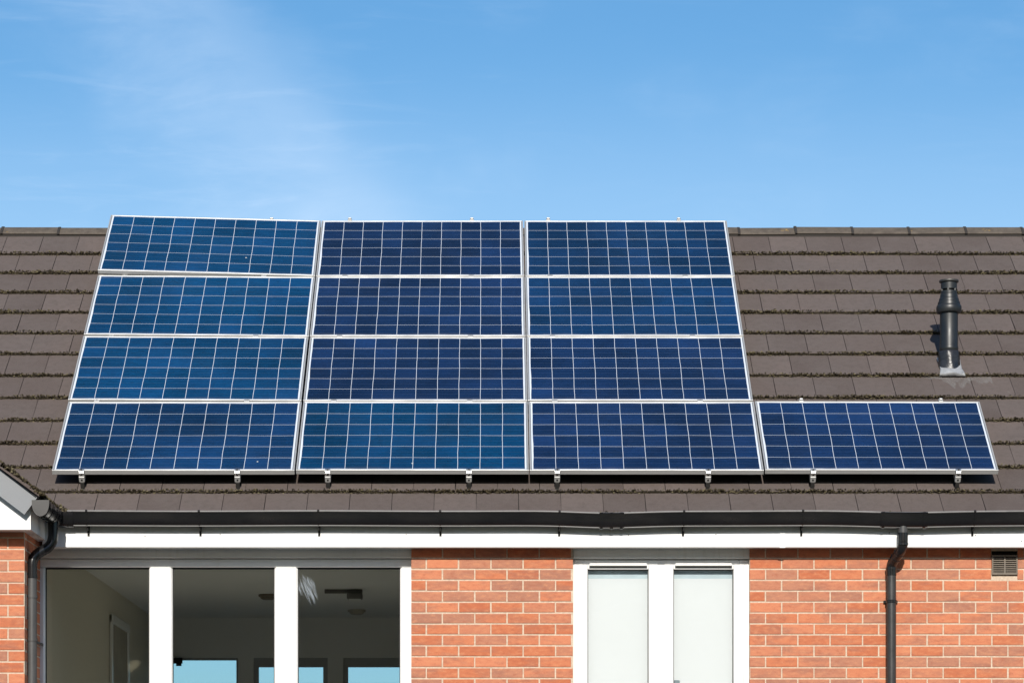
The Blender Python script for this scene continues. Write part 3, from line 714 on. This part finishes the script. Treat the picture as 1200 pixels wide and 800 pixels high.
# --- gutter
GY = YF-.060; GTOP = PZ(599, GY-.056)
def gprof(rx=.056, rz=.098, th=.003):
    n = 16; o_ = [(-rx*math.cos(math.pi*i/n), -rz*math.sin(math.pi*i/n)**.85) for i in range(n+1)]
    i_ = [((rx-th)*math.cos(math.pi*i/n), -(rz-th)*math.sin(math.pi*i/n)**.85) for i in range(n+1)]
    return [(-rx-.003, .004), (-rx-.005, 0.001), (-rx-.002, -.004)]+o_[1:-1]+[(rx, 0)]+i_[:-1]+[(-rx+th, .004)]
def sag(x_):
    px = CX+x_*F/GY
    return -.015*math.exp(-((px-712)/55)**2)-.010*math.exp(-((px-1058)/60)**2)+.0016*math.sin(px*.021)
gx0 = PX(80, GY)
gpts = [Vector((gx0+(11.0-gx0)*i/240, GY, GTOP+sag(gx0+(11.0-gx0)*i/240))) for i in range(241)]
mb = MB(); pr = [(-a, b) for a, b in gprof()]
mb.sweep(gpts, pr, 0, caps=True)
gut = mb.build('gutter', 'black_plastic', house)
mb = MB(); mb.sweep([p+Vector((0, -.0585, .002)) for p in gpts], [(.0055*math.cos(2*math.pi*j/10), .0062*math.sin(2*math.pi*j/10)) for j in range(10)], 0); mb.build('rim', 'gutter_rim', gut)
mb = MB(); mb.sweep([p+Vector((0, -.020, -.0955)) for p in gpts], [(.0042*math.cos(2*math.pi*j/10), .0042*math.sin(2*math.pi*j/10)) for j in range(10)], 0); mb.build('highlight_bead', 'gutter_rim', gut)  # added bead: the bottom-edge highlight put into its shape and pale colour
def sleeve(px0, px1, ribs, rx=.0605, rz=.1035):
    mb = MB(); a, b = PX(px0, GY), PX(px1, GY); n = 10
    pts = [Vector((a+(b-a)*i/n, GY, GTOP+sag(a+(b-a)*i/n)+.001)) for i in range(n+1)]
    mb.sweep(pts, [(-p, q_) for p, q_ in gprof(rx, rz, .004)], 0)
    for r_ in ribs:
        c_ = PX(r_, GY); pts = [Vector((c_+d, GY, GTOP+sag(c_)+.002)) for d in (-.010, -.006, .006, .010)]
        mb.sweep([pts[0], pts[-1]], [(-p, q_) for p, q_ in gprof(rx+.005, rz+.006, .004)], 0)
    return mb
sleeve(702, 731, (704.5, 716.5, 728)).build('union_clip', 'black_plastic', gut)
ol = sleeve(1031, 1086, (1034, 1082)); ol.build('outlet', 'black_plastic', gut)
for px in (102.5, 234, 373.5, 516, 655.5, 801, 940, 1141, 1290, 1440, 1590, 1740, 1890, 2040, 2190, 2340):
    mb = MB(); c_ = PX(px, GY); sg = sag(c_)
    mb.sweep([Vector((c_-.005, GY, GTOP+sg+.003)), Vector((c_+.005, GY, GTOP+sg+.003))], [(-p, q_) for p, q_ in gprof(.0625, .1045, .004)], 0)
    mb.box(c_-.008, c_+.008, GY-.069, GY-.05, GTOP+sg-.004, GTOP+sg+.012, 0, .003)
    mb.box(c_-.008, c_+.008, YF-.006, YF-.0005, GTOP-.160, GTOP-.05, 0, .002); mb.box(c_-.004, c_+.004, GY-.004, YF-.004, GTOP+sg-.125, GTOP+sg-.095, 0, .002)
    mb.build('gutter_bracket', 'black_plastic', gut)

# --- downpipe on the right
def arc_pts(pts, r=.05, n=6):
    pts = [Vector(p) for p in pts]; out = [pts[0]]
    for i in range(1, len(pts)-1):
        a, b, c_ = pts[i-1], pts[i], pts[i+1]; d0, d1 = (a-b).normalized(), (c_-b).normalized(); rr = min(r, (a-b).length*.45, (c_-b).length*.45)
        p0, p1 = b+d0*rr, b+d1*rr
        for k in range(n+1): t = k/n; out.append((p0*(1-t)+b*t)*(1-t)+(b*t*0+p1*t+b*(1-t)*1)*t if False else p0*(1-t)**2+b*2*t*(1-t)+p1*t**2)
    return out+[pts[-1]]
dp = empty('downpipe', (PX(1044, YW-.05), YW-.05, FLOOR), house)
yo, yp = GY, YW-.052
xo, xp = PX(1058, yo), PX(1044.5, yp)
r_ = .034
mb = MB(); mb.tube([(xp, yp, FLOOR-.1), (xp, yp, PZ(668, yp))], r_); mb.build('pipe', 'pipe_plastic', dp)
mb = MB(); mb.tube(arc_pts([(xo, yo, PZ(624, yo)), (xo, yo, PZ(641, yo)), (xp, yp, PZ(661, yp)), (xp, yp, PZ(674, yp))], .05), .0365)
a, b = Vector((xo, yo, PZ(641, yo))), Vector((xp, yp, PZ(661, yp)))
for t in (.33, .62): c_ = a.lerp(b, t); d = (b-a).normalized()*.006; mb.tube([c_-d, c_+d], .0395)
mb.tube([(xp, yp, PZ(667, yp)), (xp, yp, PZ(664.5, yp))], .039); mb.tube([(xo, yo, PZ(638.5, yo)), (xo, yo, PZ(636, yo))], .039)
mb.build('offset_bend', 'black_plastic', dp)
mb = MB(); mb.tube([(xo, yo, PZ(638, yo)), (xo, yo, GTOP-.09)], .0345); mb.build('spigot', 'grey_plastic', dp)
mb = MB(); mb.tube([(xp, yp, PZ(706, yp)), (xp, yp, PZ(702.5, yp))], .0385); mb.box(xp-.05, xp+.05, YW-.018, YW-.002, PZ(706, yp), PZ(702.5, yp), 0, .003); mb.box(xp-.012, xp+.012, yp, YW-.01, PZ(706, yp)+.002, PZ(702.5, yp)-.002); mb.build('pipe_clip', 'black_plastic', dp)

# --- gabled wing on the left
PG = R(37); EG = P(49, 578, 19.22); EG.y = 0
GU = Vector((-math.cos(PG), 0, math.sin(PG))); GN = Vector((math.sin(PG), 0, math.cos(PG)))
def groof(y_, s_, n=0.): return EG+GU*s_+GN*(n-.03)+Vector((0, y_, 0))
mb = MB(); tile_courses(mb, groof, 10, 19.20, 23.0, .30, 19.20, .335)
mb.add([groof(19.22, 0.02, -.012), groof(23, 0.02, -.012), groof(23, 3.4, -.012), groof(19.22, 3.4, -.012)], [(0, 1, 2, 3)], 1)
le = groof(0, 3.4); 
mb.add([(le.x, 19.22, le.z), (le.x, 23, le.z), (le.x-2.7, 23, le.z-2.0), (le.x-2.7, 19.22, le.z-2.0)], [(0, 1, 2, 3)], 0)
wr = mb.build('wing_roof', ['roof_tile', 'deck', 'tile_edge'], house, fix=False)
# barge board (grey), its capping strip, and the white boxed end below it
def on_gable(px, py, Y): return P(px, py, Y)
yb0 = 19.236
def gpt(s_, d): v_ = EG+GU*s_-GN*d; return (v_.x, v_.z)
poly = [gpt(.012, .040), gpt(3.35, .040), gpt(3.35, .185), gpt(.012, .185)]
mb = MB(); mb.prism(poly, yb0, yb0+.022, lambda a, b, t: (a, t, b)); 
poly = [gpt(.000, .020), gpt(3.35, .020), gpt(3.35, .038), gpt(.000, .038)]
mb.prism(poly, yb0-.008, yb0+.03, lambda a, b, t: (a, t, b), 1); mb.build('barge_board', ['barge_grey', 'dark_lead'], house)
xs_ = PX(36, 19.305); ys_ = 19.305
mb = MB()
z_top = lambda x_: EG.z+(EG.x-x_)*math.tan(PG)-.10
mb.prism([(xs_, ZGS), (xs_, z_top(xs_)-.04), (xs_-3, z_top(xs_-3)), (xs_-3, ZGS)], ys_, ys_+.02, lambda a, b, t: (a, t, b))
mb.box(xs_-.02, xs_, ys_+.021, YF+.12, ZGS+.001, z_top(xs_)-.03)
mb.build('wing_fascia', 'white_plastic', house)
mb = MB(); mb.box(xs_-3, xs_-.021, ys_+.021, YG+.02, ZGS+.004, ZGS+.014); mb.box(XG-.01, xs_-.021, YG+.021, YF+.12, ZGS+.004, ZGS+.014); mb.build('wing_soffit', 'white_plastic', house)
# moss on the verge
items = []
for i in range(900):
    s_ = random.uniform(-.02, .62); wgt = .5+.5*math.sin(s_*17)*math.sin(s_*41+.5); rr = random.uniform(.004, .011)*(.7+.6*wgt)
    items.append((groof(19.20+random.uniform(-.006, .13), s_, random.uniform(.016, .034)+rr*.6*random.random()), rr, rr, rr))
for i in range(420):
    y_ = random.uniform(19.2, 19.85); rr = random.uniform(.004, .011); items.append((groof(y_, random.uniform(-.02, .05), random.uniform(.005, .034)), rr, rr, rr))
for i in range(160):     # the tuft that fills the valley behind the gutter corner
    t = random.random(); rr = random.uniform(.005, .012); items.append((roof(PX(66+t*22, 19.9)+random.gauss(0, .006), .0+(1-t)*.13*random.random(), .022+.025*(1-t)*random.random()), rr, rr, rr))
moss(items, 'moss', wr)
# wing gutter, running back to the main gutter
gxw = PX(47.5, 19.22); 
mb = MB()
ygs = [19.225+(GY-19.225)*i/6 for i in range(7)]
mb.sweep([Vector((gxw, y_, GTOP-.004)) for y_ in ygs], gprof(.056, .098), 0)
wg = mb.build('wing_gutter', 'black_plastic', house)
mb = MB(); n = 18; poly = [(-.059, .008)]+[(-.059*math.cos(math.pi*i/n), -.102*math.sin(math.pi*i/n)**.85) for i in range(n+1)]+[(.059, .008)]
mb.prism(poly, 19.214, 19.224, lambda a, b, t: (gxw+a, t, GTOP-.004+b)); mb.build('end_cap', 'pipe_plastic', wg)
for grp in ((19.27, 19.295), (19.42, 19.445, 19.47), (19.62,)):
    mb = MB()
    for y_ in grp: mb.sweep([Vector((gxw, y_, GTOP-.003)), Vector((gxw, y_+.012, GTOP-.003))], gprof(.061, .104, .004), 0)
    mb.sweep([Vector((gxw, grp[0]-.012, GTOP-.0035)), Vector((gxw, grp[-1]+.024, GTOP-.0035))], gprof(.0585, .1015, .004), 0)
    mb.build('union_clip', 'black_plastic', wg)
mb = MB()
cpts = [Vector((gxw, GY-.16, GTOP-.002)), Vector((gxw, GY-.02, GTOP-.002)), Vector((gxw+.03, GY, GTOP-.002)), Vector((gx0+.05, GY, GTOP-.001))]
mb.sweep([Vector((gxw, GY-.17, GTOP-.002)), Vector((gxw, GY, GTOP-.002)), Vector((gx0+.04, GY, GTOP-.002))], gprof(.0605, .1035, .004), 0)
for c_ in (gx0+.0, gx0+.035): mb.sweep([Vector((c_-.005, GY, GTOP+.001)), Vector((c_+.005, GY, GTOP+.001))], gprof(.0645, .108, .004), 0)
mb.build('corner_angle', 'black_plastic', wg)
# left downpipe: outlet under the corner, swan neck to the wing's side wall
dp2 = empty('downpipe', (PX(38, 19.80), 19.80, FLOOR), house)
xa2, ya2 = PX(62, 19.72), 19.72
xb2, yb2 = PX(37.5, 19.66), 19.66
mb = MB(); mb.tube([(xb2, yb2, FLOOR-.1), (xb2, yb2, PZ(674, yb2))], .034); mb.build('pipe', 'grey_plastic', dp2)
mb = MB(); mb.tube(arc_pts([(xa2, ya2, GTOP-.08), (xa2, ya2, PZ(638, ya2)), (xb2, yb2, PZ(652, yb2)), (xb2, yb2, PZ(676, yb2))], .06), .0365)
mb.tube([(xb2, yb2, PZ(677, yb2)), (xb2, yb2, PZ(674, yb2))], .039); mb.build('offset_bend', 'black_plastic', dp2)
for py in (698.5, 749):
    mb = MB(); mb.tube([(xb2, yb2, PZ(py+1.8, yb2)), (xb2, yb2, PZ(py-1.8, yb2))], .0385)
    if py < 700: mb.box(XG-.004, xb2, yb2-.012, yb2+.012, PZ(py+1.5, yb2), PZ(py-1.5, yb2))
    else: mb.box(xb2, PX(50, YA), yb2+.02, YA-.001, PZ(py+1.5, yb2), PZ(py-1.5, yb2))
    mb.build('pipe_clip', 'grey_plastic', dp2)

# ------------------------------------------------------------------ ceiling fittings seen through the picture window
def ceil_at(px, py): Y = (ZCEIL-ZC)*F/(CY-py); return PX(px, Y), Y
x_, y_ = ceil_at(404, 690)
t = tag(empty('track_light', (x_, y_, ZCEIL-.08)), 'dark ceiling track light with a square lamp head behind right window pane', 'ceiling light')
mb = MB(); mb.box(x_-.17, x_+.15, y_-.02, y_+.02, ZCEIL-.035, ZCEIL-.002, 0, .004); mb.build('track', 'track_metal', t)
mb = MB(); mb.box(x_+.02, x_+.15, y_-.06, y_+.06, ZCEIL-.085, ZCEIL-.036, 0, .008); mb.box(x_+.035, x_+.135, y_-.045, y_+.045, ZCEIL-.088, ZCEIL-.0851, 1); mb.build('lamp_head', ['track_metal', 'white_plastic'], t)
for px, py, lab in ((418, 714, 'round pale smoke detector on the ceiling beyond the track light'), (314, 696, 'round ceiling fitting beside the second window mullion')):
    x_, y_ = ceil_at(px, py); t = tag(empty('ceiling_fitting', (x_, y_, ZCEIL-.05)), lab, 'ceiling fitting')
    mb = MB(); mb.lathe((x_, y_, ZCEIL), [(.075, -.022), (.082, -.016), (.082, -.001)], 0, 24); mb.build('mount', 'vent_brown' if px < 400 else 'render_wall', t)
    mb = MB(); mb.lathe((x_, y_, ZCEIL), [(.045, -.045), (.062, -.035), (.066, -.0225)], 0, 24); mb.build('cover', 'vent_brown' if px < 400 else 'render_wall', t)

# ------------------------------------------------------------------ solar panels
mbF = MB(); t = FR; hw = PW/2
mbF.box(-hw, -hw+t, 0, PH, -.036, 0, 0, .0015); mbF.box(hw-t, hw, 0, PH, -.036, 0, 0, .0015)
mbF.box(-hw+t, hw-t, 0, t, -.036, 0, 0, .0015); mbF.box(-hw+t, hw-t, PH-t, PH, -.036, 0, 0, .0015)
mbF.box(-hw+t, hw-t, t, .032, -.0361, -.034); mbF.box(-hw+t, hw-t, PH-.032, PH-t, -.0361, -.034)
mbG = MB(); mbG.box(-hw+t, hw-t, t, PH-t, -.0065, -.0025)
mbJ = MB(); mbJ.box(-.06, .06, PH-.18, PH-.06, -.028, -.0066, 0, .004)
def make_panel():
    o = bpy.data.objects.new('solar_panel', None); COL.objects.link(o); o.empty_display_size = .3
    mbF.build('frame', 'aluminium', o, local=True); mbG.build('cells', 'solar_cells', o, local=True); mbJ.build('junction_box', 'dark_steel', o, local=True)
    return o
def dup(o):
    c_ = o.copy(); COL.objects.link(c_)
    for ch in o.children: d = ch.copy(); COL.objects.link(d); d.parent = c_
    return c_
CB = [(-3.120, -1.396), (-1.387, .268), (.277, 1.941), (1.953, 3.612)]      # left and right edge of each column
rown = ['bottom', 'second', 'third', 'top']
coln = ['left', 'middle', 'right']
blue = (.0042, .0165, .055); teal = (.0002, .036, .098); mid = (.0022, .024, .073)
tint = {(0, 0): mid, (0, 1): teal, (0, 2): teal, (0, 3): teal, (1, 0): teal, (1, 1): blue, (1, 2): blue, (1, 3): blue, (2, 0): blue, (2, 1): blue, (2, 2): mid, (2, 3): mid, (3, 0): blue}
lab = {(0, 0): 'deep blue solar panel at the lower left corner of the array, above the downpipe bend',
       (0, 1): 'teal blue solar panel in the left column, directly above the lower left corner panel',
       (0, 2): 'teal blue solar panel in the left column, directly below the top left corner panel',
       (0, 3): 'tilted teal blue solar panel at the top left corner, standing above the ridge',
       (1, 0): 'teal blue solar panel in the bottom row, second from the left',
       (1, 1): 'dark blue solar panel in the middle column, second one up from the gutter',
       (1, 2): 'dark blue solar panel in the middle column, second one down from the ridge',
       (1, 3): 'dark navy solar panel in the top row, between two other panels at the ridge',
       (2, 0): 'dark blue solar panel in the bottom row, just left of the single end panel',
       (2, 1): 'dark blue solar panel in the third column, second one up from the gutter',
       (2, 2): 'blue solar panel in the third column, second one down from the ridge',
       (2, 3): 'blue solar panel at the top right corner of the array, at the ridge',
       (3, 0): 'blue solar panel at the far right with bare tiles and flue above it'}
proto = None
ROW = PH+.0185
for c_ in range(4):
    for r in range(4 if c_ < 3 else 1):
        o = make_panel() if proto is None else dup(proto); proto = proto or o
        a, b = CB[c_]
        lift = {0: (.000, .008, .016, .050)[r], 3: .004}.get(c_, 0.)
        base = PB+SU*(r*ROW)+SN*(lift/2+random.uniform(-.0015, .0015)); base.x = (a+b)/2+random.uniform(-.003, .003)
        o.location = base; o.scale = ((b-a)/PW, 1, 1)
        mtx = Euler((PITCH, 0, 0)).to_matrix() @ Matrix.Rotation(lift/1.7, 3, 'Y') @ Matrix.Rotation(random.gauss(0, .0012), 3, 'Z')
        o.rotation_euler = mtx.to_euler()
        tag(o, lab[c_, r], 'solar panel', 'solar panels on the roof')
        for ch in o.children:
            if ch.name.startswith('cells'):
                k_ = random.uniform(.92, 1.08); ch.color = tuple(x*k_ for x in tint[c_, r])+(1,)

# ------------------------------------------------------------------ mounting rails with clamps and roof hooks
def local_obj(mb, name, mats, parent): return mb.build(name, mats, parent, local=True)
def make_rail(nrow):
    o = bpy.data.objects.new('mounting_rail', None); COL.objects.link(o)
    top = nrow*ROW-.0185
    mb = MB(); mb.box(-.020, .020, -.030, top+.045, -.082, -.0375, 0, .002); mb.box(-.006, .006, -.0312, -.0302, -.072, -.058, 1); local_obj(mb, 'rail', ['aluminium', 'dark_gap'], o)
    mb = MB()      # lower end clamp: foot, bolt and lip over the frame
    mb.box(-.019, .019, -.028, -.003, -.0373, -.004, 0, .004); mb.box(-.019, .019, -.024, .010, .0012, .006, 0, .0015); mb.box(-.019, .019, -.024, -.004, -.004, .0012)
    mb.lathe((0, -.015, .006), [(.009, 0), (.009, .007), (.004, .008)], 1, 6, False); mb.box(-.008, .008, -.0295, -.028, -.030, -.016, 1); local_obj(mb, 'end_clamp', ['clamp_metal', 'dark_steel'], o)
    mb = MB(); mb.box(-.016, .016, top+.002, top+.026, -.0373, .003, 0, .003); mb.box(-.016, .016, top-.010, top+.024, .0032, .0075, 0, .0015); mb.box(-.012, .012, top+.006, top+.020, .0076, .020, 0, .003); local_obj(mb, 'end_clamp', 'aluminium', o)
    for r in range(1, nrow):
        mb = MB(); y_ = r*ROW-.00925; mb.box(-.020, .020, y_-.017, y_+.017, .0015, .005, 0, .001); mb.box(-.018, .018, y_-.0075, y_+.0075, -.0373, .0015); mb.lathe((0, y_, .005), [(.006, 0), (.006, .005)], 0, 6, False); local_obj(mb, 'mid_clamp', 'aluminium', o)
    mb = MB()      # roof hook: arm from the rail down between two tile courses
    mb.box(-.014, .014, -.022, .05, -.094, -.0825, 0, .002); mb.box(-.014, .014, -.030, -.022, -.134, -.0825, 0, .002); mb.box(-.014, .014, -.046, .20, -.1385, -.1342, 0, .001); local_obj(mb, 'roof_hook', 'dark_steel', o)
    return o
long0 = None
which = {0: 'left column of panels', 1: 'second column of panels', 2: 'third column of panels', 3: 'single end panel'}
for i, (c_, px, side) in enumerate(((0, 95.5, 'left'), (0, 278, 'right'), (1, 384, 'left'), (1, 549.5, 'right'), (2, 653, 'left'), (2, 830, 'right'), (3, 953, 'left'), (3, 1123, 'right'))):
    if c_ == 3: o = make_rail(1) if side == 'left' else dup(short0); short0 = o if side == 'left' else short0
    else: o = make_rail(4) if long0 is None else dup(long0); long0 = long0 or o
    p = PB.copy(); p.x = PX(px, PB.y); o.location = p; o.rotation_euler = (PITCH, 0, 0)
    tag(o, f'{side}-hand silver mounting rail with clamps under the {which[c_]}', 'mounting rail', 'rails holding the solar panels')
